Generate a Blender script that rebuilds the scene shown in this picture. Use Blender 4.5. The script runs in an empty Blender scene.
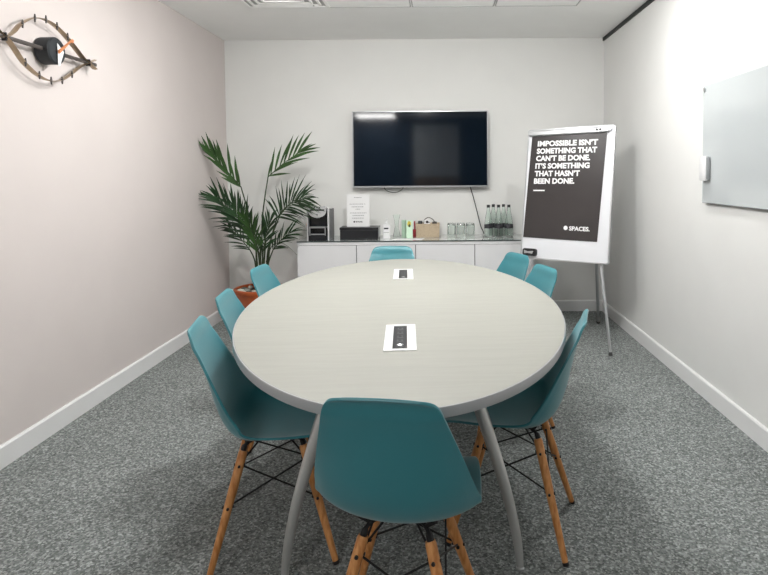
import bpy, bmesh, math, random
from mathutils import Vector, Matrix, Euler
random.seed(7)
C = bpy.context.scene.collection
R = math.radians
XL, XR, YB, YF, H = -1.95, 1.50, 5.294, -2.4, 2.5      # room extents

# ------------------------------------------------------------------ materials
def mat(name, col, rough=.5, metal=0., spec=.5, trans=0., ior=1.45, emit=None, estr=0., coat=0., noise=None, bump=None, aniso=None):
    m = bpy.data.materials.new(name); m.use_nodes = True
    nt = m.node_tree; b = nt.nodes['Principled BSDF']
    b.inputs['Base Color'].default_value = (*col, 1); b.inputs['Roughness'].default_value = rough
    b.inputs['Metallic'].default_value = metal; b.inputs['Specular IOR Level'].default_value = spec
    b.inputs['Transmission Weight'].default_value = trans; b.inputs['IOR'].default_value = ior
    b.inputs['Coat Weight'].default_value = coat
    if emit: b.inputs['Emission Color'].default_value = (*emit, 1); b.inputs['Emission Strength'].default_value = estr
    tc = nt.nodes.new('ShaderNodeTexCoord')
    if noise:                                   # (scale, amount, detail, stretch)
        sc, amt, det = noise[:3]; st = noise[3] if len(noise) > 3 else (1, 1, 1)
        mp = nt.nodes.new('ShaderNodeMapping'); mp.inputs['Scale'].default_value = st
        n = nt.nodes.new('ShaderNodeTexNoise'); n.inputs['Scale'].default_value = sc; n.inputs['Detail'].default_value = det
        r = nt.nodes.new('ShaderNodeValToRGB')
        r.color_ramp.elements[0].position = .3; r.color_ramp.elements[1].position = .7
        r.color_ramp.elements[0].color = (*[c*(1-amt) for c in col], 1)
        r.color_ramp.elements[1].color = (*[min(1, c*(1+amt)) for c in col], 1)
        nt.links.new(tc.outputs['Object'], mp.inputs[0]); nt.links.new(mp.outputs[0], n.inputs['Vector'])
        nt.links.new(n.outputs['Fac'], r.inputs[0]); nt.links.new(r.outputs[0], b.inputs['Base Color'])
    if bump:                                    # (scale, strength)
        n2 = nt.nodes.new('ShaderNodeTexNoise'); n2.inputs['Scale'].default_value = bump[0]; n2.inputs['Detail'].default_value = 3
        bp = nt.nodes.new('ShaderNodeBump'); bp.inputs['Strength'].default_value = bump[1]; bp.inputs['Distance'].default_value = .004
        nt.links.new(tc.outputs['Object'], n2.inputs['Vector']); nt.links.new(n2.outputs['Fac'], bp.inputs['Height'])
        nt.links.new(bp.outputs[0], b.inputs['Normal'])
    return m

M = {}
M['wall']    = mat('wall_paint_white', (.77, .77, .75), .75, spec=.25, noise=(3, .015, 2), bump=(60, .06))
M['wallR']   = mat('wall_paint_white_satin', (.73, .73, .715), .55, spec=.3, noise=(3, .015, 2), bump=(60, .06))
M['wallL']   = mat('wall_paint_blush', (.635, .58, .56), .8, spec=.2, noise=(3, .015, 2), bump=(60, .06))
M['ceil']    = mat('ceiling_paint', (.90, .90, .885), .9, spec=.1, noise=(5, .01, 2))
M['navy']    = mat('wall_paint_navy', (.012, .026, .05), .6)
M['trim']    = mat('trim_gloss_white', (.76, .76, .76), .35, spec=.5)
M['gap']     = mat('dark_channel', (.012, .016, .015), .5)
M['white']   = mat('white_laminate', (.72, .72, .73), .35, noise=(8, .01, 2))
M['worktop'] = mat('back_painted_glass', (.52, .55, .54), .06, spec=.7, coat=.6)
M['glassedge'] = mat('dark_glass_edge', (.03, .045, .045), .2)
M['shadow']  = mat('grey_carcass', (.16, .16, .16), .6)
M['silver']  = mat('satin_silver', (.52, .53, .54), .32, .85)
M['tleg']    = mat('polished_grey_metal', (.62, .62, .61), .30, .75)
M['edge']    = mat('silver_edge_band', (.46, .47, .485), .35, .45)
M['black']   = mat('black_plastic', (.012, .012, .014), .35, noise=(20, .1, 2))
M['blackg']  = mat('black_gloss', (.006, .008, .011), .12, noise=(20, .1, 2))
M['wire']    = mat('black_steel_wire', (.012, .012, .013), .45, .3)
M['screen']  = mat('tv_screen_glass', (.004, .008, .014), .06, spec=.7)
M['charcoal']= mat('charcoal_drum', (.018, .022, .026), .55, noise=(30, .15, 3))
M['wood']    = None
M['brass']   = mat('aged_brass', (.36, .28, .19), .35, .8, noise=(30, .15, 3))
M['walnut']  = mat('dark_walnut', (.055, .045, .04), .45, noise=(10, .3, 4, (30, 1, 30)))
M['copper']  = mat('copper', (.80, .32, .14), .3, .6)
M['paper']   = mat('white_paper', (.80, .80, .80), .7, noise=(6, .01, 2))
M['poster']  = mat('poster_charcoal', (.036, .031, .031), .28, spec=.5, noise=(2.5, .08, 3))
M['board']   = mat('flipchart_white', (.76, .77, .80), .22, coat=.3, noise=(4, .01, 2))
M['lettering'] = mat('white_lettering', (.86, .86, .86), .6)
M['ink']     = mat('black_ink', (.02, .02, .025), .6)
M['inkgrey'] = mat('grey_ink', (.22, .22, .23), .7)
M['gboard']  = mat('glass_whiteboard', (.49, .52, .53), .05, spec=.5, coat=.3)
M['gboardedge'] = mat('pale_glass_edge', (.72, .77, .75), .2)
M['glass']   = mat('clear_glass', (.93, .97, .95), .03, trans=1., ior=1.35)
M['gglass']  = mat('green_glass', (.91, .97, .94), .04, trans=1., ior=1.33)
M['label']   = mat('black_paper_label', (.03, .03, .035), .6, noise=(60, .6, 3))
M['greencard'] = mat('mint_card', (.62, .82, .64), .5, noise=(20, .03, 2))
M['mintglass'] = mat('mint_frosted_glass', (.62, .82, .66), .35, trans=.3)
M['yellow']  = mat('yellow_print', (.62, .50, .07), .5)
M['olive']   = mat('olive_print', (.06, .10, .03), .5)
M['red']     = mat('dark_red_wrapper', (.33, .03, .04), .4, noise=(40, .2, 2))
M['fabric']  = mat('beige_woven_fabric', (.47, .38, .27), .9, noise=(120, .18, 3), bump=(250, .4))
M['terra']   = mat('terracotta_glaze', (.40, .085, .022), .4, noise=(12, .15, 3))
M['soil']    = mat('potting_soil', (.04, .03, .02), 1., noise=(60, .4, 4), bump=(80, .8))
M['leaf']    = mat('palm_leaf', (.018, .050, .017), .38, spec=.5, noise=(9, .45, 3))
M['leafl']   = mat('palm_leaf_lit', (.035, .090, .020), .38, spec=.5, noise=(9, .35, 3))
M['stem']    = mat('palm_stem', (.040, .062, .026), .5, noise=(20, .3, 3))
M['lamp']    = mat('lamp_diffuser', (.9, .9, .9), .5, emit=(1, .98, .94), estr=6.)
M['frost']   = mat('frosted_door_glass', (.62, .65, .66), .3, noise=(1.5, .1, 2))
M['tan']     = mat('tan_door_panel', (.34, .22, .12), .5, noise=(4, .2, 3))
M['seam']    = mat('tile_seam_grey', (.50, .50, .49), .8)
M['chrome']  = mat('bright_silver_plastic', (.72, .73, .74), .22, .5)
M['dgrey']   = mat('dark_grey_plastic', (.10, .10, .11), .35)
M['rubber']  = mat('grey_rubber', (.07, .07, .07), .8)
M['red_led'] = mat('grey_socket_marks', (.25, .26, .27), .5)

def wood():
    m = mat('oiled_beech', (.52, .235, .075), .42, spec=.45)
    nt = m.node_tree; b = nt.nodes['Principled BSDF']
    tc = nt.nodes.new('ShaderNodeTexCoord'); mp = nt.nodes.new('ShaderNodeMapping'); mp.inputs['Scale'].default_value = (60, 60, 5)
    n = nt.nodes.new('ShaderNodeTexNoise'); n.inputs['Scale'].default_value = 1.5; n.inputs['Detail'].default_value = 5
    r = nt.nodes.new('ShaderNodeValToRGB')
    r.color_ramp.elements[0].color = (.40, .155, .040, 1); r.color_ramp.elements[1].color = (.60, .29, .105, 1)
    r.color_ramp.elements[0].position = .35; r.color_ramp.elements[1].position = .65
    nt.links.new(tc.outputs['Object'], mp.inputs[0]); nt.links.new(mp.outputs[0], n.inputs['Vector'])
    nt.links.new(n.outputs['Fac'], r.inputs[0]); nt.links.new(r.outputs[0], b.inputs['Base Color'])
    return m
M['wood'] = wood()

def carpet():
    m = mat('loop_pile_carpet', (.2, .2, .2), .95, spec=.1)
    nt = m.node_tree; b = nt.nodes['Principled BSDF']; L = nt.links.new
    tc = nt.nodes.new('ShaderNodeTexCoord')
    def ramp(src, stops):
        r = nt.nodes.new('ShaderNodeValToRGB'); e = r.color_ramp.elements
        e[0].position, e[0].color = stops[0][0], (*stops[0][1], 1); e[1].position, e[1].color = stops[-1][0], (*stops[-1][1], 1)
        for p_, c_ in stops[1:-1]: x = e.new(p_); x.color = (*c_, 1)
        L(src, r.inputs[0]); return r.outputs[0]
    vo = nt.nodes.new('ShaderNodeTexVoronoi'); vo.inputs['Scale'].default_value = 150          # single yarn loops of mixed greys
    L(tc.outputs['Object'], vo.inputs['Vector'])
    sp = nt.nodes.new('ShaderNodeSeparateColor'); L(vo.outputs['Color'], sp.inputs[0])
    c1 = ramp(sp.outputs[0], [(0, (.105, .115, .112)), (.35, (.170, .184, .179)), (.7, (.240, .256, .250)), (1, (.39, .41, .40))])
    n = nt.nodes.new('ShaderNodeTexNoise'); n.inputs['Scale'].default_value = 60; n.inputs['Detail'].default_value = 5
    L(tc.outputs['Object'], n.inputs['Vector'])
    c2 = ramp(n.outputs['Fac'], [(.32, (.76, .76, .76)), (.68, (1.2, 1.2, 1.2))])
    n2 = nt.nodes.new('ShaderNodeTexNoise'); n2.inputs['Scale'].default_value = 2.2; n2.inputs['Detail'].default_value = 3
    L(tc.outputs['Object'], n2.inputs['Vector'])
    c3 = ramp(n2.outputs['Fac'], [(.35, (.92, .92, .92)), (.65, (1, 1, 1))])
    for c in (c2, c3):
        mx = nt.nodes.new('ShaderNodeMixRGB'); mx.blend_type = 'MULTIPLY'; mx.inputs[0].default_value = 1
        L(c1, mx.inputs[1]); L(c, mx.inputs[2]); c1 = mx.outputs[0]
    L(c1, b.inputs['Base Color'])
    bp = nt.nodes.new('ShaderNodeBump'); bp.inputs['Strength'].default_value = .5; bp.inputs['Distance'].default_value = .004
    L(vo.outputs['Distance'], bp.inputs['Height']); L(bp.outputs[0], b.inputs['Normal'])
    return m
M['carpet'] = carpet()

def laminate():
    m = mat('pale_oak_laminate', (.62, .61, .53), .42, spec=.4)
    nt = m.node_tree; b = nt.nodes['Principled BSDF']
    tc = nt.nodes.new('ShaderNodeTexCoord'); mp = nt.nodes.new('ShaderNodeMapping'); mp.inputs['Scale'].default_value = (2.2, 26, 1)
    n = nt.nodes.new('ShaderNodeTexNoise'); n.inputs['Scale'].default_value = 2.2; n.inputs['Detail'].default_value = 6; n.inputs['Roughness'].default_value = .6
    r = nt.nodes.new('ShaderNodeValToRGB')
    r.color_ramp.elements[0].position = .3; r.color_ramp.elements[1].position = .72
    r.color_ramp.elements[0].color = (.315, .314, .282, 1); r.color_ramp.elements[1].color = (.345, .344, .310, 1)
    nt.links.new(tc.outputs['Object'], mp.inputs[0]); nt.links.new(mp.outputs[0], n.inputs['Vector'])
    nt.links.new(n.outputs['Fac'], r.inputs[0]); nt.links.new(r.outputs[0], b.inputs['Base Color'])
    return m
M['laminate'] = laminate()

def teal():
    # satin polypropylene
    m = mat('teal_moulded_plastic', (.017, .180, .214), .42, spec=.8, bump=(300, .05))
    b = m.node_tree.nodes['Principled BSDF']; b.inputs['Sheen Weight'].default_value = .22; b.inputs['Sheen Roughness'].default_value = .5
    return m
M['teal'] = teal()

# ------------------------------------------------------------------ helpers
def obj(name, bm, m, parent=None, smooth=False, loc=None, rot=None, recalc=True):
    if recalc: bmesh.ops.recalc_face_normals(bm, faces=bm.faces)
    me = bpy.data.meshes.new(name); bm.to_mesh(me); bm.free()
    if smooth:
        for p in me.polygons: p.use_smooth = True
        if smooth != 'all': me.set_sharp_from_angle(angle=R(38))
    o = bpy.data.objects.new(name, me); C.objects.link(o); me.materials.append(m)
    if parent: o.parent = parent
    if loc is not None: o.location = loc
    if rot is not None: o.rotation_euler = rot
    return o
def thing(name, label, cat, loc=(0, 0, 0), rz=0., group=None):
    o = bpy.data.objects.new(name, None); C.objects.link(o); o.empty_display_size = .05
    o.location = loc; o.rotation_euler = (0, 0, rz); o['label'] = label; o['category'] = cat
    if group: o['group'] = group
    return o
def tag(o, label, cat, group=None):
    o['label'] = label; o['category'] = cat
    if group: o['group'] = group
    return o
def struct(name, bm, m, smooth=False):
    o = obj(name, bm, m, smooth=smooth); o['kind'] = 'structure'; return o
def dup(root, loc, rz, label, group=None):
    r = root.copy(); C.objects.link(r); r.location = loc
    r.rotation_euler = (root.rotation_euler.x, root.rotation_euler.y, rz); r['label'] = label
    if group: r['group'] = group
    for ch in list(root.children):
        c = ch.copy(); C.objects.link(c); c.parent = r
        for g in list(ch.children):
            d = g.copy(); C.objects.link(d); d.parent = c
    return r
def box(bm, x0, x1, y0, y1, z0, z1, bev=0., seg=2):
    v = [bm.verts.new((x, y, z)) for z in (z0, z1) for y in (y0, y1) for x in (x0, x1)]
    fs = [bm.faces.new([v[i] for i in f]) for f in ((0, 2, 3, 1), (4, 5, 7, 6), (0, 1, 5, 4), (2, 6, 7, 3), (0, 4, 6, 2), (1, 3, 7, 5))]
    if bev:
        es = list({e for f in fs for e in f.edges})
        bmesh.ops.bevel(bm, geom=es, offset=bev, segments=seg, affect='EDGES', profile=.5)
    return bm
def B(*a, **k): return box(bmesh.new(), *a, **k)
def tube(bm, pts, rad, seg=10, flat=None, cap=True, ref=None):
    """sweep a circle (or ellipse: flat=(a,b) multipliers along ref / normal) along pts"""
    pts = [Vector(p) for p in pts]; n = len(pts); rings = []
    rad = rad if isinstance(rad, (list, tuple)) else [rad]*n
    prev = Vector(ref) if ref else None
    for i, p in enumerate(pts):
        t = (pts[min(i+1, n-1)] - pts[max(i-1, 0)]).normalized()
        if prev is None: prev = Vector((0, 0, 1)) if abs(t.z) < .9 else Vector((1, 0, 0))
        a = (prev - t*prev.dot(t)).normalized(); b = t.cross(a); prev = a
        fa, fb = flat if flat else (1, 1)
        rings.append([bm.verts.new(p + a*math.cos(k*2*math.pi/seg)*rad[i]*fa + b*math.sin(k*2*math.pi/seg)*rad[i]*fb) for k in range(seg)])
    for i in range(n-1):
        for k in range(seg): bm.faces.new((rings[i][k], rings[i][(k+1) % seg], rings[i+1][(k+1) % seg], rings[i+1][k]))
    if cap: bm.faces.new(rings[0][::-1]); bm.faces.new(rings[-1])
    return bm
def T(*a, **k): return tube(bmesh.new(), *a, **k)
def lathe(bm, prof, seg=28, c=(0, 0, 0), cap=True):
    rings = []
    for r, z in prof:
        rings.append([bm.verts.new((c[0]+r*math.cos(k*2*math.pi/seg), c[1]+r*math.sin(k*2*math.pi/seg), c[2]+z)) for k in range(seg)])
    for i in range(len(rings)-1):
        for k in range(seg): bm.faces.new((rings[i][k], rings[i][(k+1) % seg], rings[i+1][(k+1) % seg], rings[i+1][k]))
    if cap: bm.faces.new(rings[0][::-1]); bm.faces.new(rings[-1])
    return bm
def Lz(prof, **k): return lathe(bmesh.new(), prof, **k)
def rot_bm(bm, mtx): bmesh.ops.transform(bm, matrix=mtx, verts=bm.verts); return bm
def smoothpath(P, sub=6):
    P = [Vector(p) for p in P]; out = []
    for i in range(len(P)-1):
        p0, p1, p2, p3 = P[max(i-1, 0)], P[i], P[i+1], P[min(i+2, len(P)-1)]
        for s in range(sub):
            t = s/sub
            out.append(.5*((2*p1)+(p2-p0)*t+(2*p0-5*p1+4*p2-p3)*t*t+(3*p1-p0-3*p2+p3)*t**3))
    out.append(P[-1]); return out
def prism(bm, outline, depth, axis='y'):
    """outline of (a,b) pairs -> extruded solid; axis y: (x,z); axis z: (x,y); axis x: (y,z)"""
    def P(a, b, d): return {'y': (a, d, b), 'z': (a, b, d), 'x': (d, a, b)}[axis]
    d0, d1 = depth
    lo = [bm.verts.new(P(a, b, d0)) for a, b in outline]; hi = [bm.verts.new(P(a, b, d1)) for a, b in outline]
    n = len(lo)
    for k in range(n): bm.faces.new((lo[k], lo[(k+1) % n], hi[(k+1) % n], hi[k]))
    bm.faces.new(lo[::-1]); bm.faces.new(hi); return bm
def rrect(x0, x1, z0, z1, r, n=5):
    out = []
    for cx, cz, a0 in ((x1-r, z1-r, 0), (x0+r, z1-r, 90), (x0+r, z0+r, 180), (x1-r, z0+r, 270)):
        for k in range(n+1):
            a = R(a0+90*k/n); out.append((cx+r*math.cos(a), cz+r*math.sin(a)))
    return out
def text_bm(body, u0, u1, v0, cap, bold=.03):
    """text as a thin solid in the x/z plane (facing -y), fitted to u0..u1 wide, cap height cap, baseline v0"""
    cu = bpy.data.curves.new('lettering', 'FONT'); cu.body = body; cu.size = 1; cu.offset = bold; cu.resolution_u = 3; cu.extrude = .01
    o = bpy.data.objects.new('lettering', cu); C.objects.link(o)
    dg = bpy.context.evaluated_depsgraph_get(); dg.update()
    me = bpy.data.meshes.new_from_object(o.evaluated_get(dg)); bm = bmesh.new(); bm.from_mesh(me)
    bpy.data.objects.remove(o); bpy.data.curves.remove(cu); bpy.data.meshes.remove(me)
    xs = [v.co.x for v in bm.verts]; w = max(xs)-min(xs); x0 = min(xs); hcap = .729+2*bold
    for v in bm.verts:
        v.co = Vector((u0+(v.co.x-x0)/w*(u1-u0), -v.co.z*.03, v0+(v.co.y+bold)/hcap*cap))
    return bm

# ------------------------------------------------------------------ room
t = .12
struct('floor', B(XL-t, XR+t, YF-t, YB+t, -t, 0), M['carpet'])
struct('ceiling', B(XL-t, XR+t, YF-t, YB+t, H, H+t), M['ceil'])
struct('wall_back', B(XL-t, XR+t, YB, YB+t, 0, H), M['wall'])
struct('wall_left', B(XL-t, XL, YF, YB, 0, H), M['wallL'])
struct('wall_right', B(XR, XR+t, YF, YB, 0, H), M['wallR'])
struct('wall_front', B(XL-t, XR+t, YF-t, YF, 0, H), M['navy'])
def skirting(name, outline, d, axis):
    struct(name, prism(bmesh.new(), outline, d, axis), M['trim'])
sk = [(0, 0), (.015, 0), (.015, .092), (.009, .1), (0, .1)]
skirting('baseboard_left', [(XL+a, b) for a, b in sk], (YF, YB), 'y')
skirting('baseboard_right', [(XR-a, b) for a, b in sk], (YF, YB), 'y')
skirting('baseboard_back', [(YB-a, b) for a, b in sk], (XL+.015, XR-.015), 'x')
struct('trim_1', B(XR-.014, XR-.0005, YF+.02, YB-.002, H-.030, H-.0005), M['gap'])
# door in the wall behind the camera (seen only as a reflection)
d = bpy.data.objects.new('door_1', None); C.objects.link(d); d.location = (-.08, YF+.001, 0); d['kind'] = 'structure'
obj('door_frame', box(box(box(bmesh.new(), -.56, -.50, 0, .05, 0, 2.40), .50, .56, 0, .05, 0, 2.40), -.56, .56, 0, .05, 2.34, 2.40), M['shadow'], d)
obj('glass_panel', B(-.50, .50, .01, .03, 1.20, 2.34), M['frost'], d)
obj('lower_panel', B(-.50, .50, .01, .035, 0, 1.20), M['tan'], d)
obj('door_handle', T([(.44, .035, 1.0), (.44, .08, 1.0), (.34, .08, 1.0)], .009), M['silver'], d)

# ceiling: air vent and the flush tiles beside it
v = thing('ceiling_vent', 'square white ceiling air vent with sloping louvres, far left of the ceiling tile row', 'air vent', (-1.085, 3.95, H))
bm = bmesh.new()
for s, th in ((.297, .022), (.245, .016), (.195, .014), (.145, .012)):
    z1 = -.003 - (.297-s)*.03
    for a in (0, 1, 2, 3):
        b2 = B(-s, s, -s, -s+th, z1-.007, z1+.004)
        rot_bm(b2, Matrix.Rotation(a*math.pi/2, 4, 'Z')); me = bpy.data.meshes.new('x'); b2.to_mesh(me); b2.free(); bm.from_mesh(me); bpy.data.meshes.remove(me)
obj('louvre', bm, M['ceil'], v)
obj('backing', B(-.28, .28, -.28, .28, -.002, 0), M['seam'], v)
obj('fixing_screw', Lz([(.006, -.014), (.006, -.009)], seg=10, c=(.19, .235, 0)), M['shadow'], v)
tiles = [(-.500, 'flush white ceiling tile directly beside the air vent'),
         (.104, 'flush white ceiling tile in the middle, one away from the air vent'),
         (.707, 'flush white ceiling tile at the right end of the row, nearest the dark wall channel')]
def tile(x, lab):
    o = thing('ceiling_tile', lab, 'ceiling tile', (x, 3.95, H))
    obj('panel', B(-.290, .290, -.297, .297, -.006, -.001, bev=.002, seg=1), M['ceil'], o)
    b2 = bmesh.new()
    for x0, x1, y0, y1 in ((-.2975, -.2925, -.30, .30), (.2925, .2975, -.30, .30), (-.2925, .2925, .2975, .303)): box(b2, x0, x1, y0, y1, -.008, -.0005)
    obj('shadow_gap', b2, M['seam'], o)
for x, lab in tiles: tile(x, lab)

# ------------------------------------------------------------------ lights (downlights and panel; globes are added fill)
def downlight(x, y, lab, power, r=.055):
    o = thing('ceiling_downlight', lab, 'ceiling light', (x, y, H), group='recessed ceiling downlights')
    obj('bezel', Lz([(.055, -.001), (.075, -.001), (.078, -.006), (.062, -.010), (.055, -.006)], cap=False), M['trim'], o, smooth=True)
    obj('diffuser', Lz([(.0, -.0045), (.055, -.0045)], cap=False), M['lamp'], o)
    L = bpy.data.lights.new('downlight_lamp', 'AREA'); L.shape = 'DISK'; L.size = r*2; L.energy = power; L.color = (1, .99, .975)
    lo = bpy.data.objects.new('downlight_lamp', L); C.objects.link(lo); lo.parent = o; lo.location = (0, 0, -.012)
P0 = 9
downlight(.90, 3.30, 'round recessed downlight above the wall whiteboard', P0*1.45)
downlight(-.83, 3.30, 'round recessed downlight above the far left side of the table', P0*1.6)
def globe(x, y, lab, watts, r=.105, drop=.14):  # added out-of-view globe that brightens walls and ceiling; no such lamp known
    o = thing('fill_globe', lab, 'ceiling light', (x, y, H))
    obj('fill_globe_mount', Lz([(.05, -.001), (.05, -.012), (.02, -.02), (.012, -.022), (.012, -drop-.01)], cap=False), M['trim'], o, smooth=True)
    bm = bmesh.new(); bmesh.ops.create_uvsphere(bm, u_segments=24, v_segments=16, radius=r)
    m = mat('fill_globe_glow', (.9, .9, .9), .5, emit=(1, .995, .98), estr=watts/(math.pi*4*math.pi*r*r))
    obj('fill_globe_sphere', bm, m, o, smooth='all', loc=(0, 0, -drop-r))
globe(-.20, 2.72, 'added fill-light globe under the ceiling above the far half of the table', 68)
globe(-.20, 1.55, 'added fill-light globe under the ceiling above the near end of the table', 9, drop=.04)
def panel(x, y, sx, sy, lab, power):
    o = thing('ceiling_light_panel', lab, 'ceiling light', (x, y, H))
    b2 = bmesh.new()
    for a in ((-sx, sx, -sy, -sy+.02), (-sx, sx, sy-.02, sy), (-sx, -sx+.02, -sy+.02, sy-.02), (sx-.02, sx, -sy+.02, sy-.02)): box(b2, *a, -.014, 0)
    obj('frame', b2, M['trim'], o)
    obj('diffuser', B(-sx+.02, sx-.02, -sy+.02, sy-.02, -.008, 0), M['lamp'], o)
    L = bpy.data.lights.new('panel_lamp', 'AREA'); L.shape = 'RECTANGLE'; L.size = 2*sx-.04; L.size_y = 2*sy-.04; L.energy = power; L.color = (1, .99, .975)
    lo = bpy.data.objects.new('panel_lamp', L); C.objects.link(lo); lo.parent = o; lo.location = (0, 0, -.018)
panel(-1.35, -1.75, .42, .38, 'ceiling light panel in the far corner behind the camera', 48)

# ------------------------------------------------------------------ chair
SH = [  # y, z, halfwidth, edge raise
 (.236, .378, .110, .000), (.239, .396, .138, .000), (.232, .414, .160, .002), (.205, .425, .176, .006), (.15, .426, .189, .014),
 (.05, .417, .200, .028), (-.05, .411, .207, .046), (-.105, .417, .209, .061), (-.143, .440, .208, .070), (-.168, .478, .203, .068),
 (-.186, .53, .194, .056), (-.200, .59, .180, .040), (-.214, .65, .164, .024), (-.227, .70, .150, .012), (-.238, .733, .141, .005),
 (-.243, .757, .133, .001), (-.248, .772, .122, -.001), (-.254, .781, .108, -.003), (-.260, .785, .091, -.003)]
def shell_bm():
    nt = 28; rows = []
    P = smoothpath([(a, b, 0) for a, b, _, _ in SH], 4); Q = smoothpath([(w, h, 0) for _, _, w, h in SH], 4)
    bm = bmesh.new(); n = len(P); A = 1.25
    for i in range(n):
        t_ = (P[min(i+1, n-1)]-P[max(i-1, 0)]).normalized()
        nx, nz = t_.y, -t_.x                       # towards the sitter
        if i > n-8: pass
        w, h = Q[i].x, Q[i].y
        row = []
        for k in range(nt+1):
            s = -1+2*k/nt
            x = w*math.sin(A*s)/math.sin(A); r = h*(1-math.cos(A*s))/(1-math.cos(A))
            if abs(s) > .93: x += math.copysign(.004*(abs(s)-.93)/.07, s)     # small rolled lip
            row.append(bm.verts.new((x, P[i].x+nx*r, P[i].y+nz*r)))
        rows.append(row)
    for i in range(n-1):
        for k in range(nt): bm.faces.new((rows[i][k], rows[i][k+1], rows[i+1][k+1], rows[i+1][k]))
    return bm
LEGTOP, LEGFOOT = (.084, .095, .374), (.187, .200, 0)
def chair():
    o = thing('shell_chair', '', 'chair', group='teal shell chairs around the table')
    s = obj('seat_shell', shell_bm(), M['teal'], o, smooth='all', recalc=False)
    md = s.modifiers.new('thickness', 'SOLIDIFY'); md.thickness = .0075; md.offset = 0
    md = s.modifiers.new('round', 'BEVEL'); md.width = .003; md.segments = 2; md.limit_method = 'ANGLE'; md.angle_limit = R(50)
    def lp(sx, sy, z):
        f = 1-z/LEGTOP[2]
        return Vector((sx*(LEGTOP[0]+(LEGFOOT[0]-LEGTOP[0])*f), sy*(LEGTOP[1]+(LEGFOOT[1]-LEGTOP[1])*f), z))
    br = bmesh.new()
    for sy in (1, -1):
        for sx in (1, -1):
            l = obj('leg', T([lp(sx, sy, .008), lp(sx, sy, .05), lp(sx, sy, .25), lp(sx, sy, .358), lp(sx, sy, .366)], [.0100, .0110, .0150, .0150, .0130], seg=14), M['wood'], o, smooth=True)
            obj('foot_cap', T([lp(sx, sy, .0), lp(sx, sy, .010)], [.0105, .0112], seg=12), M['black'], l)
            for z in (.325, .205):
                bt = bmesh.new()
                p = lp(sx, sy, z); dy = Vector((0, -sy, 0)); dx = Vector((sx, 0, 0))
                tube(bt, [p+Vector((0, .0185, 0)), p-Vector((0, .0185, 0))], .0052, seg=8)
                tube(bt, [p+Vector((.0185, 0, 0)), p-Vector((.0185, 0, 0))], .0045, seg=8)
                obj('bolt', bt, M['black'], l, smooth=True)
            # steel socket at the leg top running to the seat mount
            tube(br, smoothpath([lp(sx, sy, .362), lp(sx, sy, .378), Vector((sx*.07, sy*.075, .390)), Vector((sx*.03, sy*.03, .392)), Vector((0, 0, .392))], 3), [.0095]*4+[.006]*9, seg=8)
            tube(br, [Vector((sx*.07, sy*.075, .388)), Vector((sx*.10, sy*.09, .412))], .006, seg=8)
    obj('mounting_bracket', br, M['wire'], o, smooth=True)
    u = obj('underside_label', B(-.03, .03, -.02, .02, .374, .383, bev=.002), M['paper'], o); u['label'] = 'small white label under the seat'
    for (ax, ay), (bx, by) in (((1, 1), (-1, 1)), ((1, -1), (-1, -1)), ((1, 1), (1, -1)), ((-1, 1), (-1, -1))):
        b2 = bmesh.new()
        tube(b2, [lp(ax, ay, .325), lp(bx, by, .205)], .0032, seg=6); tube(b2, [lp(bx, by, .325), lp(ax, ay, .205)], .0032, seg=6)
        for q in (lp(ax, ay, .325), lp(bx, by, .325)):
            tube(b2, [q, Vector((q.x*.35, q.y*.35, .388))], .0032, seg=6)
        obj('cross_brace', b2, M['wire'], o, smooth=True)
    return o
CH = [  # x, y, heading in degrees, label
 (-.103, 1.518, 82, 'teal shell chair nearest the camera, its back to us at the near table end'),
 (-.586, 1.995, 12, 'nearest teal shell chair on the left side, whole seat and wooden legs in view'),
 (-.672, 2.46, 7, 'middle one of the three teal shell chairs along the left side of the table'),
 (-.735, 3.10, -3, 'farthest teal shell chair on the left side, in front of the potted palm'),
 (-.325, 3.68, -89, 'teal shell chair at the far end of the table, in front of the white sideboard'),
 (.245, 3.43, 203, 'farthest teal shell chair on the right side, beside the left edge of the flipchart'),
 (.318, 2.975, 196, 'middle teal shell chair on the right side, below the flipchart and eraser'),
 (.262, 2.07, 164, 'nearest teal shell chair on the right side, seen side-on with legs showing'),
]
c0 = chair(); 
for i, (x, y, a, lab) in enumerate(CH):
    if i == 0: c0.location = (x, y, 0); c0.rotation_euler = (0, 0, R(a-90)); c0['label'] = lab
    else: dup(c0, (x, y, 0), R(a-90), lab)

# ------------------------------------------------------------------ table
tb = thing('meeting_table', 'large oval meeting table with pale laminate top, silver edge and curved grey metal legs', 'table', (-.166, 2.479, 0), .0599)
TA, TB_, TN = .6445, 1.1757, 1.93
def oval(s, z, n=120):
    out = []
    for k in range(n):
        a = 2*math.pi*k/n; c, s_ = math.cos(a), math.sin(a)
        out.append(((TA+s)*math.copysign(abs(c)**(2/TN), c), (TB_+s)*math.copysign(abs(s_)**(2/TN), s_), z))
    return out
def loft(rings, cap=True):
    bm = bmesh.new(); V = [[bm.verts.new(p) for p in r] for r in rings]; n = len(V[0])
    for i in range(len(V)-1):
        for k in range(n): bm.faces.new((V[i][k], V[i][(k+1) % n], V[i+1][(k+1) % n], V[i+1][k]))
    if cap: bm.faces.new(V[0][::-1]); bm.faces.new(V[-1])
    return bm
obj('tabletop', loft([oval(-.004, .714), oval(-.004, .7395), oval(-.005, .7403)]), M['laminate'], tb)
obj('edge_band', loft([oval(-.004, .7125), oval(-.001, .7125), oval(0, .7140), oval(0, .7390), oval(-.001, .7402), oval(-.004, .7402)], cap=False), M['edge'], tb, smooth=True)
prof = [(.376, .0), (.375, .03), (.364, .12), (.330, .27), (.272, .46), (.228, .60), (.205, .695)]
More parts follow.
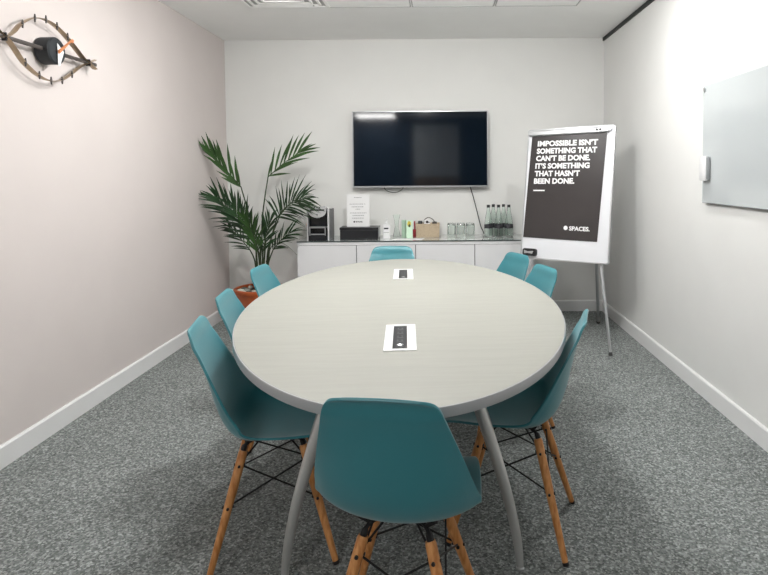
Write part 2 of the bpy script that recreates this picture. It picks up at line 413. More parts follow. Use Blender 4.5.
for sx in (-1, 1):
    for sy in (-1, 1):
        pts = smoothpath([(sx*u, sy*(.685-.05*z/.7), z) for u, z in prof], 5)
        n = len(pts); rad = [.0095+.0115*min(1, (i/n)*1.5) for i in range(n)]
        l = obj('leg', T(pts, rad, seg=14, flat=(1.0, .62), ref=(1, 0, .3)), M['tleg'], tb, smooth=True)
        obj('foot', Lz([(.011, 0), (.0135, .002), (.0135, .008), (.010, .010)], c=(sx*.376, sy*.685, 0), seg=16), M['silver'], l, smooth=True)
bm = bmesh.new()
box(bm, -.22, .22, -.66, -.60, .684, .713); box(bm, -.22, .22, .60, .66, .684, .713)
box(bm, -.03, .03, -.60, .60, .684, .713)
obj('under_frame', bm, M['silver'], tb)
def power(u, v_, lid):
    f = obj('power_box', bmesh.new(), M['trim'], tb)
    bm = bmesh.new(); w, l, z0, z1 = .052, .152, .7404, .7435
    box(bm, -w, -.024, -l, l, z0, z1, bev=.001, seg=1); box(bm, .022, w, -l, l, z0, z1, bev=.001, seg=1)
    box(bm, -.024, .022, -l, -l+.018, z0, z1); box(bm, -.024, .022, l-.018, l, z0, z1)
    bm.to_mesh(f.data); bm.free(); f.location = (u, v_, 0)
    obj('socket_panel', B(-.024, .022, -l+.018, l-.018, .7403, .7415), M['black'], f)
    bm = bmesh.new()
    for k in range(5):
        y = -.105+k*.048
        box(bm, -.012, .010, y-.0012, y+.0012, .7414, .7419)
        for dx in (-.008, .006): lathe(bm, [(.0028, 0), (.0028, .0006)], seg=8, c=(dx, y+.018, .7414))
    obj('socket_marks', bm, M['red_led'], f)
    obj('charging_port', Lz([(.0, 0), (.011, 0), (.0, .0035)], c=(.0, -.085, .7415), seg=16, cap=False), M['silver'], f, smooth=True)
def w2l(x, y):
    dx, dy = x+.171, y-2.481; c, s = math.cos(.0599), math.sin(.0599)
    return dx*c+dy*s, -dx*s+dy*c
power(*w2l(-.141, 1.905), 0); power(*w2l(-.207, 3.10), 1)

# ------------------------------------------------------------------ sideboard
sb = thing('sideboard', 'long low white sideboard with four plain doors along the back wall', 'cabinet', (0, 0, 0))
X0, X1, YS, ZT = -1.211, .790, 4.85, .716
bm = bmesh.new()
box(bm, X0, X0+.018, YS+.0195, YB-.016, .05, ZT-.014); box(bm, X1-.018, X1, YS+.0195, YB-.016, .05, ZT-.014)
box(bm, X0+.018, X1-.018, YS+.0195, YB-.016, .05, .07); box(bm, X0+.018, X1-.018, YS+.4, YB-.016, .07, ZT-.014)
box(bm, X0+.03, X1-.03, YS+.05, YB-.03, 0, .05)
box(bm, X0, X1, YS, YS+.02, ZT-.034, ZT-.0095)
obj('carcass', bm, M['white'], sb)
obj('top_rail_gap', B(X0+.018, X1-.018, YS+.014, YS+.024, .06, ZT-.036), M['shadow'], sb)
wd = (X1-X0)/4
for k in range(4):
    a, b = X0+wd*k, X0+wd*(k+1)
    dd = obj('door', B(a+.003, b-.004, YS, YS+.018, .055, ZT-.038, bev=.0015, seg=1), M['white'], sb)
obj('worktop', B(X0-.002, X1+.002, YS-.004, YB-.003, ZT-.0085, ZT, bev=.001, seg=1), M['worktop'], sb)
obj('front_edge', B(X0-.002, X1+.002, YS-.0065, YS-.0041, ZT-.0075, ZT+.0002), M['glassedge'], sb)

# ------------------------------------------------------------------ television
tv = thing('television', 'wide flat black television with thin silver frame mounted on the back wall', 'television', (-.176, YB, 1.156))
w, h = .611, .686
bm = bmesh.new()
for a in ((-w, w, 0, .014), (-w, w, h-.008, h), (-w, -w+.009, .014, h-.008), (w-.009, w, .014, h-.008)):
    box(bm, a[0], a[1], -.084, -.046, a[2], a[3], bev=.0015, seg=1)
obj('frame', bm, M['silver'], tv)
obj('screen', B(-w+.009, w-.009, -.080, -.062, .014, h-.008), M['screen'], tv)
obj('back_cover', B(-w+.02, w-.02, -.062, -.030, .03, h-.02), M['black'], tv)
obj('wall_bracket', B(-.2, .2, -.030, -.001, .18, .5), M['black'], tv)
ylo = -.045
obj('power_cable', T(smoothpath([(.46, ylo, .03), (.452, ylo, 0), (.48, ylo, -.10), (.515, ylo, -.24), (.545, ylo, -.36), (.566, ylo, -.405), (.572, ylo, -.432)], 5), .0045, seg=8), M['black'], tv, smooth=True)
obj('signal_cable', T(smoothpath([(-.335, ylo, .02), (-.325, ylo, -.015), (-.29, ylo, -.038), (-.245, ylo, -.046), (-.20, ylo, -.038), (-.165, ylo, -.012), (-.155, ylo, .02)], 5), .0035, seg=8), M['black'], tv, smooth=True)

# ------------------------------------------------------------------ things on the sideboard
Z = ZT+.0004
cm = thing('coffee_machine', 'black and silver capsule coffee machine at the left end of the sideboard', 'coffee machine', (-1.043, 4.90, Z), R(-2))
obj('body', prism(bmesh.new(), rrect(-.082, .082, .004, .262, .03), (.05, .22), 'y'), M['blackg'], cm, smooth=True)
for s in (-1, 1):
    sp_ = obj('side_panel', prism(bmesh.new(), rrect(min(s*.083, s*.095), max(s*.083, s*.095), 0, .272, .005), (.0, .030), 'y'), M['chrome'], cm, smooth=True)
    obj('side_cover', prism(bmesh.new(), rrect(min(s*.0825, s*.093), max(s*.0825, s*.093), 0, .266, .005), (.0305, .21), 'y'), M['dgrey'], sp_, smooth=True)
obj('brew_head', prism(bmesh.new(), rrect(-.078, .078, .20, .262, .02), (-.005, .05), 'y'), M['blackg'], cm, smooth=True)
bm = bmesh.new(); out = [(.075*math.cos(R(a)), .248+.052*math.sin(R(a))) for a in range(180, 361, 12)]
out += [(.078, .275), (.055, .292), (-.055, .292), (-.078, .275)]
hd = obj('lever', prism(bm, out, (-.022, .04), 'y'), M['chrome'], cm, smooth=True)
obj('lever_slot', B(-.062, .062, -.024, -.021, .256, .268), M['black'], hd)
bm = bmesh.new()
for x, z in ((-.022, .283), (0, .286), (.022, .283), (0, .222)): tube(bm, [(x, -.026, z), (x, -.020, z)], .006, seg=10)
obj('button', bm, M['black'], hd, smooth=True)
obj('spout', T([(0, .015, .21), (0, .015, .185)], [.02, .012], seg=14), M['black'], cm, smooth=True)
bm = bmesh.new()
box(bm, -.07, .07, -.02, .05, .108, .118); box(bm, -.07, -.062, -.02, -.01, .045, .108); box(bm, .062, .07, -.02, -.01, .045, .108); box(bm, -.07, .07, -.02, -.01, .05, .06)
obj('cup_rack', bm, M['silver'], cm)
obj('drip_tray', B(-.076, .076, -.03, .05, .0, .045, bev=.004), M['blackg'], cm)

bb = thing('storage_box', 'low matt black box on the sideboard with the white notice standing on it', 'box', (-.697, 4.90, Z))
obj('body', B(-.163, .163, .02, .19, 0, .085, bev=.003), M['black'], bb)
obj('lid', B(-.166, .166, .017, .193, .086, .108, bev=.003), M['black'], bb)
obj('trim_frame', prism(bmesh.new(), rrect(.1665, .1685, .02, .10, .0005), (.03, .18), 'y'), M['silver'], bb)
sg = thing('notice_stand', 'white upright printed notice standing on the black box', 'sign', (-.712, 4.995, Z+.1085))
obj('panel', B(-.098, .098, -.003, .003, 0, .278), M['paper'], sg)
obj('back_strut', prism(bmesh.new(), [(.004, 0), (.07, 0), (.004, .16)], (-.02, .02), 'x'), M['paper'], sg)
bm = bmesh.new()
for z, a, b in ((.222, -.032, .030), (.165, -.072, .045), (.165, .055, .068), (.141, -.055, .050), (.121, -.022, .020), (.088, -.070, .074), (.066, -.048, .050), (.043, -.052, .050)):
    x = a
    while x < b-.004:
        l = min(random.uniform(.006, .018), b-x); box(bm, x, x+l, -.0036, -.003, z+.028, z+.033); x += l+.004
obj('print', bm, M['inkgrey'], sg)
bm = text_bm('SPACES.', -.022, .040, .036, .012, .04)
for v_ in bm.verts: v_.co.y -= .0031
tube(bm, [(-.034, -.0039, .042), (-.034, -.003, .042)], .0075, seg=16)
obj('emblem', bm, M['ink'], sg)

sz = thing('sanitiser_bottle', 'small white pump bottle with dark label mark beside the black box', 'bottle', (-.470, 5.03, Z))
obj('body', prism(bmesh.new(), rrect(-.032, .032, -.022, .022, .010), (0, .122), 'z'), M['paper'], sz, smooth=True)
obj('pump', lathe(Lz([(.013, .122), (.013, .14), (.005, .142), (.005, .160)], seg=14), [(.010, .160), (.011, .172)], seg=14), M['paper'], sz, smooth=True)
obj('nozzle', T([(0, 0, .167), (-.004, -.03, .165)], .004, seg=8), M['paper'], sz, smooth=True)
obj('label', box(box(bmesh.new(), -.022, .018, -.0228, -.0222, .082, .095), -.024, .022, -.0228, -.0222, .052, .0545), M['ink'], sz)

vs = thing('glass_vase', 'clear hourglass-shaped glass vase between the white pump bottle and mint items', 'vase', (-.385, 5.07, Z))
po = [(.033, .0), (.034, .01), (.026, .05), (.015, .10), (.020, .15), (.034, .205)]
pi_ = [(.032, .205), (.018, .15), (.0125, .10), (.022, .055), (.028, .014), (.0, .012)]
obj('body', Lz(po+pi_, seg=28), M['glass'], vs, smooth=True)

mg = thing('mint_tumbler', 'slim pale mint glass tumbler left of the mint carton', 'glass', (-.322, 5.08, Z))
obj('body', Lz([(.018, 0), (.020, .004), (.021, .155), (.0185, .155), (.0175, .008), (.0, .008)], seg=24), M['mintglass'], mg, smooth=True)
mc = thing('mint_carton', 'mint green carton with yellow and dark picture, just left of the beige basket', 'carton', (-.270, 5.02, Z), R(4))
obj('body', B(-.027, .027, 0, .04, 0, .155, bev=.001, seg=1), M['greencard'], mc)
obj('side_stripe', B(.0272, .0278, 0, .04, 0, .155), M['paper'], mc)
pc = obj('picture', prism(bmesh.new(), [(-.002+.016*math.cos(R(a)), .125+.026*math.sin(R(a))) for a in range(0, 360, 20)], (-.0012, -.0004), 'y'), M['yellow'], mc)
obj('picture_detail', prism(bmesh.new(), [(.000+.010*math.cos(R(a)), .110+.014*math.sin(R(a))) for a in range(0, 360, 24)], (-.0020, -.0013), 'y'), M['olive'], pc)
bm = B(-.018, .018, -.006, .006, 0, .07, bev=.005); 
tag(obj('snack_packet', box(bm, -.007, .007, -.004, .004, .07, .142, bev=.004), M['red'], loc=(-.228, 5.12, Z), rot=(0, R(0), R(10))), 'small dark red packet standing between the mint carton and basket', 'packet')

bk = thing('fabric_basket', 'beige woven fabric storage basket with curved dark handle, on the sideboard', 'basket', (-.112, 5.16, Z))
def taper_box(x, y, z, t=.006):
    bm = bmesh.new()
    o = [[(sx*x*f, sy*y*f, zz) for sx, sy in ((-1, -1), (1, -1), (1, 1), (-1, 1))] for f, zz in ((.96, 0), (1, z))]
    i = [[(sx*(x*f-t), sy*(y*f-t), zz) for sx, sy in ((-1, -1), (1, -1), (1, 1), (-1, 1))] for f, zz in ((1, z), (.96, t))]
    V = [[bm.verts.new(p) for p in r] for r in o+i]
    for a in range(3):
        for k in range(4): bm.faces.new((V[a][k], V[a][(k+1) % 4], V[a+1][(k+1) % 4], V[a+1][k]))
    bm.faces.new(V[0][::-1]); bm.faces.new(V[3]); return bm
obj('body', taper_box(.106, .07, .118), M['fabric'], bk)
obj('handle', T(smoothpath([(-.04, .05, .10), (-.03, .05, .145), (0, .05, .165), (.03, .05, .158), (.055, .05, .135), (.062, .05, .10)], 4), .004, seg=8), M['walnut'], bk, smooth=True)
obj('rim_binding', box(box(bmesh.new(), -.107, .107, -.0715, -.070, .108, .119), -.107, .107, .070, .0715, .108, .119), M['fabric'], bk)
tag(obj('black_jar', Lz([(.018, 0), (.022, .01), (.022, .125), (.015, .135), (.0, .135)], seg=18), M['blackg'], smooth=True, loc=(-.180, 5.15, Z+.0065)), 'round black jar poking out of the left end of the beige basket', 'jar')
def pouch(x, m, lab, hh, wd_):
    bm = B(-wd_, wd_, -.008, .008, 0, hh, bev=.007)
    tag(obj('sachet', bm, M[m], loc=(x, 5.15, Z+.0065)), lab, 'packet')
pouch(-.118, 'paper', 'white packet with dark print sticking up in the middle of the beige basket', .142, .028)
bm = bmesh.new(); tube(bm, [(0, -.0095, .125), (0, -.008, .125)], .012, seg=12); box(bm, .012, .022, -.0095, -.0085, .118, .124)
obj('print', bm, M['ink'], bpy.data.objects['sachet'])
pouch(-.052, 'walnut', 'brown packet sticking up at the right end of the beige basket', .128, .022)

ty = thing('paper_tray', 'thin flat white leaflet lying in front of the basket on the sideboard', 'leaflet', (-.285, 4.905, Z))
obj('sheet', prism(bmesh.new(), [(-.13, 0), (.12, 0), (.145, .08), (-.10, .08)], (0, .003), 'z'), M['paper'], ty)

def tumbler():
    o = thing('drinking_glass', '', 'glass', group='upturned drinking glasses on the sideboard')
    obj('bowl', Lz([(.0385, 0), (.0390, .004), (.0375, .120), (.034, .127), (.0, .127)], seg=24, cap=False), M['glass'], o, smooth=True)
    obj('base_ring', Lz([(.0, .112), (.034, .112), (.0368, .116), (.034, .1265), (.0, .1265)], seg=24, cap=False), M['glass'], o, smooth=True)
    return o
g0 = tumbler()
GP = [(.098, 4.98, 'upturned clear glass in the front row, nearest the basket'), (.179, 4.98, 'upturned clear glass in the middle of the front row'),
      (.260, 4.98, 'upturned clear glass in the front row, nearest the green bottles'), (.100, 5.064, 'upturned clear glass in the back row, nearest the basket'),
      (.181, 5.064, 'upturned clear glass in the middle of the back row'), (.262, 5.064, 'upturned clear glass in the back row, nearest the green bottles')]
for i, (x, y, lab) in enumerate(GP):
    if i == 0: g0.location = (x, y, Z); g0['label'] = lab
    else: dup(g0, (x, y, Z), 0, lab)

def bottle():
    o = thing('water_bottle', '', 'bottle', group='green glass water bottles on the sideboard')
    outp = [(.034, 0), (.038, .006), (.0390, .03), (.0375, .10), (.0320, .140), (.0235, .190), (.0150, .235), (.0135, .262)]
    inn = [(.0105, .262), (.012, .235), (.0205, .190), (.029, .140), (.0345, .10), (.036, .03), (.034, .010), (.0, .009)]
    obj('glass_body', Lz(outp+inn, seg=24), M['gglass'], o, smooth=True)
    obj('label_band', Lz([(.0384, .074), (.0386, .076), (.0374, .106), (.0370, .108)], seg=24, cap=False), M['label'], o, smooth=True)
    obj('cap', Lz([(.0145, .258), (.0145, .280), (.013, .282), (.0, .282)], seg=16, cap=False), M['black'], o, smooth=True)
    return o
b0 = bottle()
BP = [(.428, 5.12, 'green glass water bottle with black band, front row, beside the dangling cable'), (.519, 5.12, 'green glass water bottle with black band in the middle of the front row'),
      (.610, 5.12, 'green glass water bottle with black band, front row, nearest the flipchart'), (.480, 5.205, 'green glass water bottle in the back row, on the cable side'),
      (.572, 5.205, 'green glass water bottle in the back row, on the flipchart side')]
for i, (x, y, lab) in enumerate(BP):
    if i == 0: b0.location = (x, y, Z); b0['label'] = lab
    else: dup(b0, (x, y, Z), .4*i, lab)

# ------------------------------------------------------------------ flipchart
fc = thing('flipchart_easel', 'white flipchart easel on tripod legs in the far right corner of the room', 'easel', (.943, 4.36, 0))
Uv = Vector((.8092, -.5875, .0080)).normalized(); Vv = Vector((.0846, .1300, .988)); Vv = (Vv-Uv*Uv.dot(Vv)).normalized(); Nv = Uv.cross(Vv)
cc = Vector((.9740, 4.36, 1.1213))
BM = Matrix(((Uv.x, -Nv.x, Vv.x, 0), (Uv.y, -Nv.y, Vv.y, 0), (Uv.z, -Nv.z, Vv.z, cc.z), (0, 0, 0, 1)))   # board local: x right, -y towards viewer, z up
def bobj(name, bm, m, parent=fc, smooth=False):
    rot_bm(bm, BM); return obj(name, bm, m, parent, smooth=smooth)
def quadlean(bm):    # keeps the slight taper of the board out: plain rectangle
    return bm
bw, bh, bo = .352, .508, .012
bd = bobj('board', prism(bmesh.new(), rrect(-bw+.008+bo, bw-.008+bo, -bh+.008, bh-.008, .012), (0, .014), 'y'), M['board'])
bm = bmesh.new()
O, I = rrect(-bw+bo, bw+bo, -bh, bh, .018), rrect(-bw+.009+bo, bw-.009+bo, -bh+.009, bh-.009, .011)
V = [[bm.verts.new((a, y, b)) for a, b in r] for r, y in ((O, -.004), (O, .018), (I, .018), (I, -.004))]
n = len(O)
for a in range(4):
    for k in range(n): bm.faces.new((V[a][k], V[a][(k+1) % n], V[(a+1) % 4][(k+1) % n], V[(a+1) % 4][k]))
bobj('board_frame', bm, M['silver'], smooth=True)
cl = bobj('clamp_bar', prism(bmesh.new(), [(-.012-.002, .452), (-.026, .460), (-.026, .488), (-.016, .496), (-.001, .496), (-.001, .452)], (-.318, .318), 'x'), M['silver'])
bobj('clamp_screw', tube(T([(.235, -.031, .474), (.235, -.026, .474)], .009, seg=12), [(.260, -.031, .474), (.260, -.026, .474)], .009, seg=12), M['black'], parent=cl)
bobj('clamp_knob', T([(.326, -.022, .478), (.326, -.004, .478)], .014, seg=14), M['silver'], parent=cl, smooth=True)
# printed poster held by the clamp: its own thing
ps = thing('printed_poster', 'charcoal poster with white slogan lettering, clipped to the flipchart', 'poster', (.943, 4.36, 0))
bobj('sheet', prism(bmesh.new(), [(-.326, -.345), (.272, -.350), (.305, .452), (-.302, .452)], (-.0045, -.0022), 'y'), M['poster'], parent=ps)
lines = [('IMPOSSIBLE ISN\u2019T', -.249, .240, .371, .364), ('SOMETHING THAT', -.253, .236, .312, .307), ('CAN\u2019T BE DONE.', -.256, .187, .254, .250),
         ('IT\u2019S SOMETHING', -.258, .185, .194, .191), ('THAT HASN\u2019T', -.260, .112, .134, .133), ('BEEN DONE.', -.262, .073, .075, .075)]
for s, a, b, v0, v1 in lines:
    bm = text_bm(s, a, b, 0, .046, .045)
    for q in bm.verts: q.co.y = q.co.y*.8-.0049; q.co.z += v0+(v1-v0)*(q.co.x-a)/(b-a)
    bobj('lettering', bm, M['lettering'], parent=ps)
bobj('underline', B(-.263, -.166, -.0052, -.0047, .018, .028), M['lettering'], parent=ps)
bm = text_bm('SPACES.', .052, .212, -.277, .034, .035)
for q in bm.verts: q.co.y = q.co.y*.8-.0049
tube(bm, [(.024, -.0053, -.259), (.024, -.0047, -.259)], .0165, seg=20)
bobj('emblem', bm, M['lettering'], parent=ps)
# eraser on the board
er = thing('board_eraser', 'small black magnetic eraser with silver centre at the flipchart bottom left', 'eraser', (.943, 4.36, 0))
bobj('body', prism(bmesh.new(), rrect(-.312, -.198, -.487, -.430, .018), (-.026, -.0006), 'y'), M['black'], parent=er, smooth=True)
bobj('grip', prism(bmesh.new(), [(-.300, -.443), (-.270, -.453), (-.220, -.448), (-.228, -.470), (-.270, -.466), (-.296, -.470)], (-.029, -.0255), 'y'), M['silver'], parent=er)
# legs
def wl(p): return Vector(p)-Vector((.943, 4.36, 0))
fl = cc+Uv*.262-Nv*.02-Vv*.50; fl2 = cc-Uv*.262-Nv*.02-Vv*.50
def eleg(name, a, b, r0, r1):
    l = obj(name, T([wl(a), wl(a+(b-a)*.55), wl(b)], [r0, r0, r1], seg=12), M['silver' if name != 'rear' else 'silver'], fc, smooth=True)
    obj('foot_cap', T([wl(b+(a-b).normalized()*.022), wl(b)], [r1+.003, r1+.004], seg=12), M['rubber'], l, smooth=True)
    obj('collar', T([wl(a+(b-a)*.02), wl(a+(b-a)*.07)], r0+.005, seg=12), M['trim'], l, smooth=True)
    return l
eleg('leg', Vector((fl.x, fl.y, fl.z+.03)), Vector((1.182, 3.975, .004)), .0115, .0095)
eleg('leg', Vector((fl2.x, fl2.y, fl2.z+.03)), Vector((.50, 4.42, .004)), .0115, .0095)
eleg('leg', Vector((1.175, 4.33, .66)), Vector((1.335, 4.85, .004)), .0125, .011)
bobj('rear_rail', box(box(bmesh.new(), -.30, .30, .016, .034, -.50, -.46), -.30, .30, .016, .034, .30, .33), M['silver'])

# ------------------------------------------------------------------ glass whiteboard on the right wall
gb = thing('glass_whiteboard', 'frameless pale glass whiteboard mounted on the right wall', 'whiteboard', (XR, 2.495, 1.11))
obj('glass_sheet', B(-.024, -.019, -.75, .75, 0, .648), M['gboard'], gb)
bm = bmesh.new()
box(bm, -.0245, -.0185, .7501, .752, 0, .648); box(bm, -.0245, -.0185, -.752, -.7501, 0, .648); box(bm, -.0245, -.0185, -.75, .75, .6481, .650)
obj('polished_edge', bm, M['gboardedge'], gb)
obj('lower_edge', B(-.0245, -.0185, -.75, .75, -.002, -.0001), M['rubber'], gb)
for y in (.735, -.735):
    for z in (.022, .626): obj('wall_fixing', T([(-.030 if z > .3 and y > 0 else -.018, y, z), (-.001, y, z)], .012, seg=14), M['silver'], gb, smooth=True)
me_ = thing('magnetic_eraser', 'pale grey eraser holder stuck to the left edge of the glass whiteboard', 'eraser', (XR-.0245, 3.19, 1.232))
obj('body', B(-.028, -.012, -.040, .040, 0, .135, bev=.006), M['white'], me_, smooth=True)
obj('felt_pad', B(-.012, -.0005, -.036, .036, .004, .131), M['edge'], me_)
obj('side_shade', B(-.024, -.006, -.0425, -.0402, .008, .126), M['edge'], me_)  # grey shading of the body's side, put into the strip's colour

# ------------------------------------------------------------------ wall clock
ck = thing('wall_clock', 'eye-shaped wall clock with brass rims and black drum on the left wall', 'clock', (XL, 2.858, 1.898))
# local: x out from wall, y along wall (towards back wall), z up
XP = .045
def ribbon(pts, wid, th):
    """flat strip: wid across wall normal, th in plane"""
    bm = bmesh.new(); tube(bm, pts, 1, seg=4, flat=(wid*.7, th*.7), ref=(1, 0, 0)); return bm
A_ = .302
top = [(-.39, .052), (-.35, .025), (-A_, .0), (-.25, .030), (-.2, .081), (-.117, .129), (-.04, .143), (.04, .131), (.12, .098), (.20, .050), (.26, .014), (A_, -.0), (.335, -.012), (.365, -.024)]
bot = [(-.39, -.040), (-.35, -.018), (-A_, -.0), (-.25, -.036), (-.19, -.091), (-.10, -.134), (-.018, -.147), (.065, -.133), (.145, -.089), (.22, -.040), (A_, 0), (.335, .014), (.362, .026)]
for P in (top, bot):
    obj('rim_strip', ribbon(smoothpath([(XP, y, z) for y, z in P], 5), .022, .005), M['brass'], ck)
def rim(P, y):
    pts = smoothpath([(0, a, b) for a, b in P], 5)
    return min(pts, key=lambda p: abs(p.y-y)).z
for P, ys in ((top, (-.2, -.117, -.04, .04, .12)), (bot, (-.19, -.10, -.018, .065, .145))):
    for y in ys:
        z = rim(P, y)
        obj('hour_marker', T([(XP+.010, y, z-.019), (XP+.010, y, z), (XP+.010, y, z+.019)], [.003, .0055, .003], seg=8, flat=(1, 1)), M['walnut'], ck, smooth=True)
obj('centre_bar', B(XP-.008, XP+.008, -.40, .372, -.009, .009, bev=.004), M['walnut'], ck, smooth=True)
for e_ in (-A_, A_): obj('tie', B(XP-.011, XP+.011, e_-.0035, e_+.0035, -.018, .018), M['black'], ck)
def cyl_x(x0, x1, r, bev, y=0, z=0, seg=40):
    bm = bmesh.new(); lathe(bm, [(0, 0), (r-bev, 0), (r, bev), (r, x1-x0-bev), (r-bev, x1-x0), (0, x1-x0)], seg=seg, cap=False)
    rot_bm(bm, Matrix.Translation((x0, y, z)) @ Matrix.Rotation(math.pi/2, 4, 'Y')); return bm
dr = obj('movement_drum', cyl_x(.004, .078, .066, .006), M['charcoal'], ck, smooth=True)
obj('minute_hand', prism(bmesh.new(), [(-.008, .036), (.040, .002), (.006, -.074), (-.006, -.074)], (.083, .085), 'x'), M['paper'], ck)
hh = obj('hour_hand', prism(bmesh.new(), [(-.010, -.010), (.000, -.014), (.092, .062), (.108, .060), (.118, .078), (.102, .082), (.084, .068), (-.008, .002)], (.0875, .089), 'x'), M['copper'], ck)
obj('pivot_cap', cyl_x(.079, .092, .006, .001, seg=14), M['copper'], ck, smooth=True)

# ------------------------------------------------------------------ plant
PX, PY = -1.565, 4.97
pt = thing('flower_pot', 'glazed terracotta orange plant pot on the floor in the left corner', 'pot', (PX, PY, 0))
obj('body', Lz([(.150, 0), (.165, .005), (.195, .20), (.205, .262), (.215, .265), (.222, .275), (.222, .300), (.214, .306), (.200, .306), (.196, .26), (.0, .255)], seg=48, cap=False), M['terra'], pt, smooth=True)
tag(obj('potting_soil', Lz([(.0, .2565), (.194, .2620), (.190, .272), (.10, .281), (.0, .284)], seg=32, cap=False), M['soil'], loc=(PX, PY, 0), smooth=True), 'dark potting soil filling the terracotta pot', 'soil')
bpy.data.objects['potting_soil']['kind'] = 'stuff'
SM = [mat('pebble_grey', (.25, .26, .23), .8, noise=(20, .3, 3)), mat('pebble_pale', (.50, .50, .44), .8, noise=(20, .2, 3)), mat('pebble_dark', (.07, .08, .07), .8, noise=(20, .3, 3))]
def pebble(x, y, z, r, m):
    bm = bmesh.new(); bmesh.ops.create_icosphere(bm, subdivisions=2, radius=r)
    a, b, c = random.uniform(.9, 1.4), random.uniform(.8, 1.1), random.uniform(.5, .7)
    for v_ in bm.verts:
        v_.co = Vector((v_.co.x*a, v_.co.y*b, v_.co.z*c))*(1+.10*math.sin(v_.co.x*190+x*50)*math.cos(v_.co.y*160))
    return obj('pebble', bm, SM[m], smooth='all', loc=(x, y, z), rot=(0, 0, random.uniform(0, 3)))
pebs = [(-.155, -.055, .026, 1), (-.115, -.125, .028, 1), (-.05, -.155, .030, 2), (.02, -.160, .026, 0), (.085, -.135, .028, 1), (-.150, .03, .028, 2), (-.10, -.05, .028, 0), (.135, -.06, .026, 2), (-.03, -.09, .026, 1), (-.12, .10, .026, 1), (.07, -.06, .024, 0)]
for x, y, r, m in pebs:
    tag(pebble(PX+x, PY+y, .274+r*.5, r, m), 'rounded grey pebble lying on the soil in the terracotta pot', 'pebble', 'pebbles in the plant pot')

palm = thing('potted_palm', 'tall green feather palm growing from the terracotta pot', 'plant', (PX, PY, .28))
def q2w(px, py, y):      # world point seen at photo position px,py at distance y (uses the solved camera, for measuring only)
    p, r, cx, cy, h, F = .04172663, -.00756814, 440.13, 196.61, 1.28818, 577.
    f = Vector((0, math.cos(p), -math.sin(p))); rt = Vector((1, 0, 0)); up = rt.cross(f)
    rt2 = rt*math.cos(r)+up*math.sin(r); up2 = -rt*math.sin(r)+up*math.cos(r)
    dd = f+rt2*((px-cx)/F)-up2*((py-cy)/F); return Vector((0, 0, h))+dd*(y/dd.y)
ORG = Vector((PX, PY, .28))
def blade(bm, p, d, up, L, w, droop, seg=6):
    """a folded pointed leaflet"""
    d = d.normalized(); side = d.cross(up).normalized(); nrm = side.cross(d).normalized()
    prev = None
    for i in range(seg+1):
        s = i/seg; c = p+d*L*s+Vector((0, 0, -1))*droop*L*s*s
        ww = w*(math.sin(math.pi*min(1, s*.93+.07))**.6)*(1 if s < .5 else (1-((s-.5)/.5)**2*.75))
        if i == seg: ww = .0006
        r_ = (bm.verts.new(c-side*ww+nrm*ww*.35), bm.verts.new(c), bm.verts.new(c+side*ww+nrm*ww*.35))
        if prev:
            bm.faces.new((prev[0], prev[1], r_[1], r_[0])); bm.faces.new((prev[1], prev[2], r_[2], r_[1]))
        prev = r_
def inroom(bm):
    for v_ in bm.verts:
        w_ = v_.co+ORG
        if w_.x < XL+.012: v_.co.x = XL+.012-ORG.x+(w_.x-XL-.012)*.02
        if w_.y > YB-.012: v_.co.y = YB-.012-ORG.y+(w_.y-YB+.012)*.02
def frond(stem, rach, nl, L, m, spread=60, w=.011, droop=.25, upb=.6, one=None, t0=0.):
    nl = int(nl*1.25); w *= .70; spread *= 1.12
    """stem, rach: lists of (px,py,depth); nl leaflets per side"""
    S = [q2w(*a)-ORG for a in stem]; Rr = smoothpath([q2w(*a)-ORG for a in rach], 8)
    st = smoothpath(S, 6); k = len(st)
    full = st[:-1]+Rr
    bm = T(full, [.0075-.0062*i/len(full) for i in range(len(full))], seg=7); inroom(bm)
    so = obj('stem', bm, M['stem'], palm, smooth=True)
    bm = bmesh.new(); n = len(Rr)
    for side in (-1, 1):
        if one and side != one: continue
        for j in range(nl):
            f = t0+(j+.5*(side > 0))/(nl)*(1-t0); x = min(f, .999)*(n-1); i = int(x); p = Rr[i].lerp(Rr[min(i+1, n-1)], x-i)
            td = (Rr[min(i+1, n-1)]-Rr[max(i-1, 0)]).normalized()
            sd = td.cross(Vector((0, -1, .25))).normalized()*side
            ang = R(spread*(1-.62*f)+random.uniform(-7, 7))
            d = td*math.cos(ang)+sd*math.sin(ang)+Vector((random.uniform(-.08, .08), random.uniform(-.30, .12), upb*(.3+.4*random.random())))
            ll = L*(.60+.55*math.sin(math.pi*(.18+.70*f)))*random.uniform(.85, 1.1)
            blade(bm, p, d, Vector((0, -1, .3)), ll, w*random.uniform(.8, 1.15), droop*random.uniform(.6, 1.3))
    blade(bm, Rr[-1], (Rr[-1]-Rr[-3]), Vector((0, -1, .3)), L*.7, w*.9, droop)
    inroom(bm)
    obj('leaflets', bm, M[m], so, smooth='all', recalc=False)
D0 = 4.95
base = lambda dx, dy=0: (262+dx, 287, D0+dy)
# upper left frond: leaflets rise from the arching rib
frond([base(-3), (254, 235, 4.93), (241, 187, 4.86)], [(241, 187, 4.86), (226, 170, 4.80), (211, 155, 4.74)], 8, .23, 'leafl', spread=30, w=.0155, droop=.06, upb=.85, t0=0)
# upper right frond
frond([base(2), (262, 225, 4.97), (268, 177, 4.95)], [(268, 177, 4.95), (284, 163, 4.9), (300, 152, 4.86)], 7, .25, 'leafl', spread=34, w=.0145, droop=.12, upb=.55)
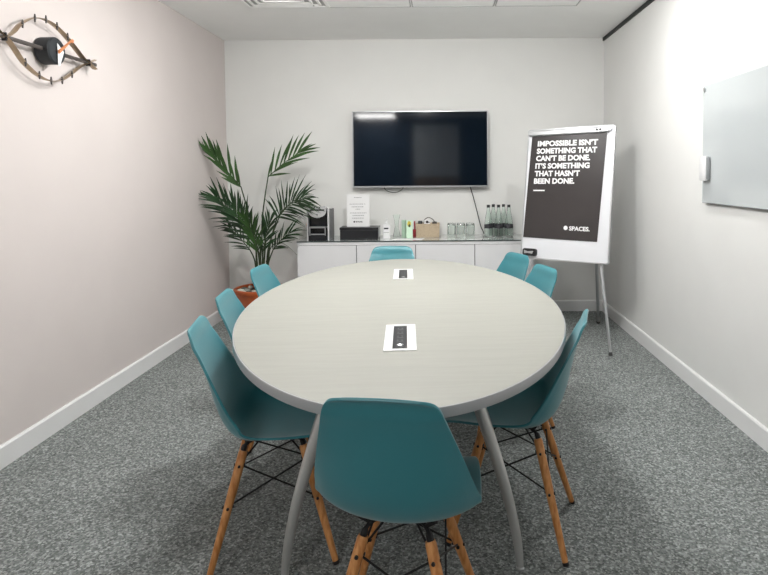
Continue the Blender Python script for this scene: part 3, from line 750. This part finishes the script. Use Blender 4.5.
# middle left, dense
frond([base(-6), (256, 250, 4.92), (246, 228, 4.86)], [(246, 228, 4.86), (232, 212, 4.78), (218, 200, 4.72)], 12, .26, 'leaf', spread=42, w=.012, droop=.22, upb=.40)
frond([base(-2, -.05), (260, 258, 4.85), (254, 240, 4.78)], [(254, 240, 4.78), (243, 222, 4.70), (233, 206, 4.64)], 11, .25, 'leaf', spread=42, w=.012, droop=.18, upb=.45)
# low left, long leaflets
frond([base(-5, .03), (255, 262, 4.95), (250, 250, 4.92)], [(250, 250, 4.92), (240, 238, 4.88), (230, 228, 4.84)], 7, .16, 'leaf', spread=38, w=.010, droop=.30, upb=.30)
# middle right fan
frond([base(5), (270, 245, 4.97), (277, 218, 4.93)], [(277, 218, 4.93), (287, 206, 4.88), (300, 200, 4.84)], 11, .27, 'leaf', spread=58, w=.010, droop=.22, upb=.30)
frond([base(5, .05), (268, 250, 5.05), (280, 215, 5.05)], [(280, 215, 5.05), (292, 202, 5.02), (304, 197, 4.98)], 8, .22, 'leaf', spread=45, w=.009, droop=.35, upb=.2)
# centre, dense and upright
frond([base(1, -.06), (262, 268, 4.82), (263, 252, 4.76)], [(263, 252, 4.76), (266, 236, 4.70), (270, 222, 4.65)], 10, .20, 'leaf', spread=36, w=.011, droop=.15, upb=.5)
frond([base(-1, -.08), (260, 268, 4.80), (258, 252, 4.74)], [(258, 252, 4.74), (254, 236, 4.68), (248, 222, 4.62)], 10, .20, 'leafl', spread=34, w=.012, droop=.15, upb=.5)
# centre right, arching out over the sideboard end
frond([base(4, -.03), (268, 265, 4.88), (273, 250, 4.84)], [(273, 250, 4.84), (281, 240, 4.80), (291, 232, 4.78)], 8, .19, 'leaf', spread=36, w=.009, droop=.30, upb=.35)
# thin bare stems and a drooping strand
obj('stem', T(smoothpath([q2w(*a)-ORG for a in ((266, 262, 4.93), (272, 246, 4.90), (281, 243, 4.88), (290, 248, 4.86), (297, 255, 4.84))], 5), [.0035]*10+[.0022]*11, seg=6), M['stem'], palm, smooth=True)
for dx, dz in ((-5, 0), (-1, .06), (3, -.05), (7, .04)):
    obj('stem', T(smoothpath([q2w(260+dx*.8, 290, D0+dz)-ORG, q2w(261+dx*.9, 268, D0+dz)-ORG, q2w(262+dx*1.2, 240, D0+dz)-ORG], 4), [.010]*4+[.008]*5, seg=8), M['stem'], palm, smooth=True)

# ------------------------------------------------------------------ camera
cam = bpy.data.cameras.new('camera'); co = bpy.data.objects.new('camera', cam); C.objects.link(co)
p, r = .04172663, -.00756814
cam.sensor_width = 36; cam.lens = 577/768*36; cam.shift_x = -(440.13-384)/768; cam.shift_y = -(287.5-196.61)/768; cam.clip_start = .02
f = Vector((0, math.cos(p), -math.sin(p))); rt = Vector((1, 0, 0)); up = rt.cross(f)
rt2 = rt*math.cos(r)+up*math.sin(r); up2 = -rt*math.sin(r)+up*math.cos(r)
co.matrix_world = Matrix(((rt2.x, up2.x, -f.x, 0), (rt2.y, up2.y, -f.y, 0), (rt2.z, up2.z, -f.z, 1.28818), (0, 0, 0, 1)))
sc = bpy.context.scene; sc.camera = co
wd_ = bpy.data.worlds.new('world'); sc.world = wd_; wd_.use_nodes = True
wd_.node_tree.nodes['Background'].inputs[0].default_value = (.5, .5, .5, 1); wd_.node_tree.nodes['Background'].inputs[1].default_value = .3
sc.view_settings.view_transform = 'Standard'; sc.view_settings.look = 'None'; sc.view_settings.gamma = 1; sc.view_settings.exposure = 0.14
sc.view_settings.use_curve_mapping = False
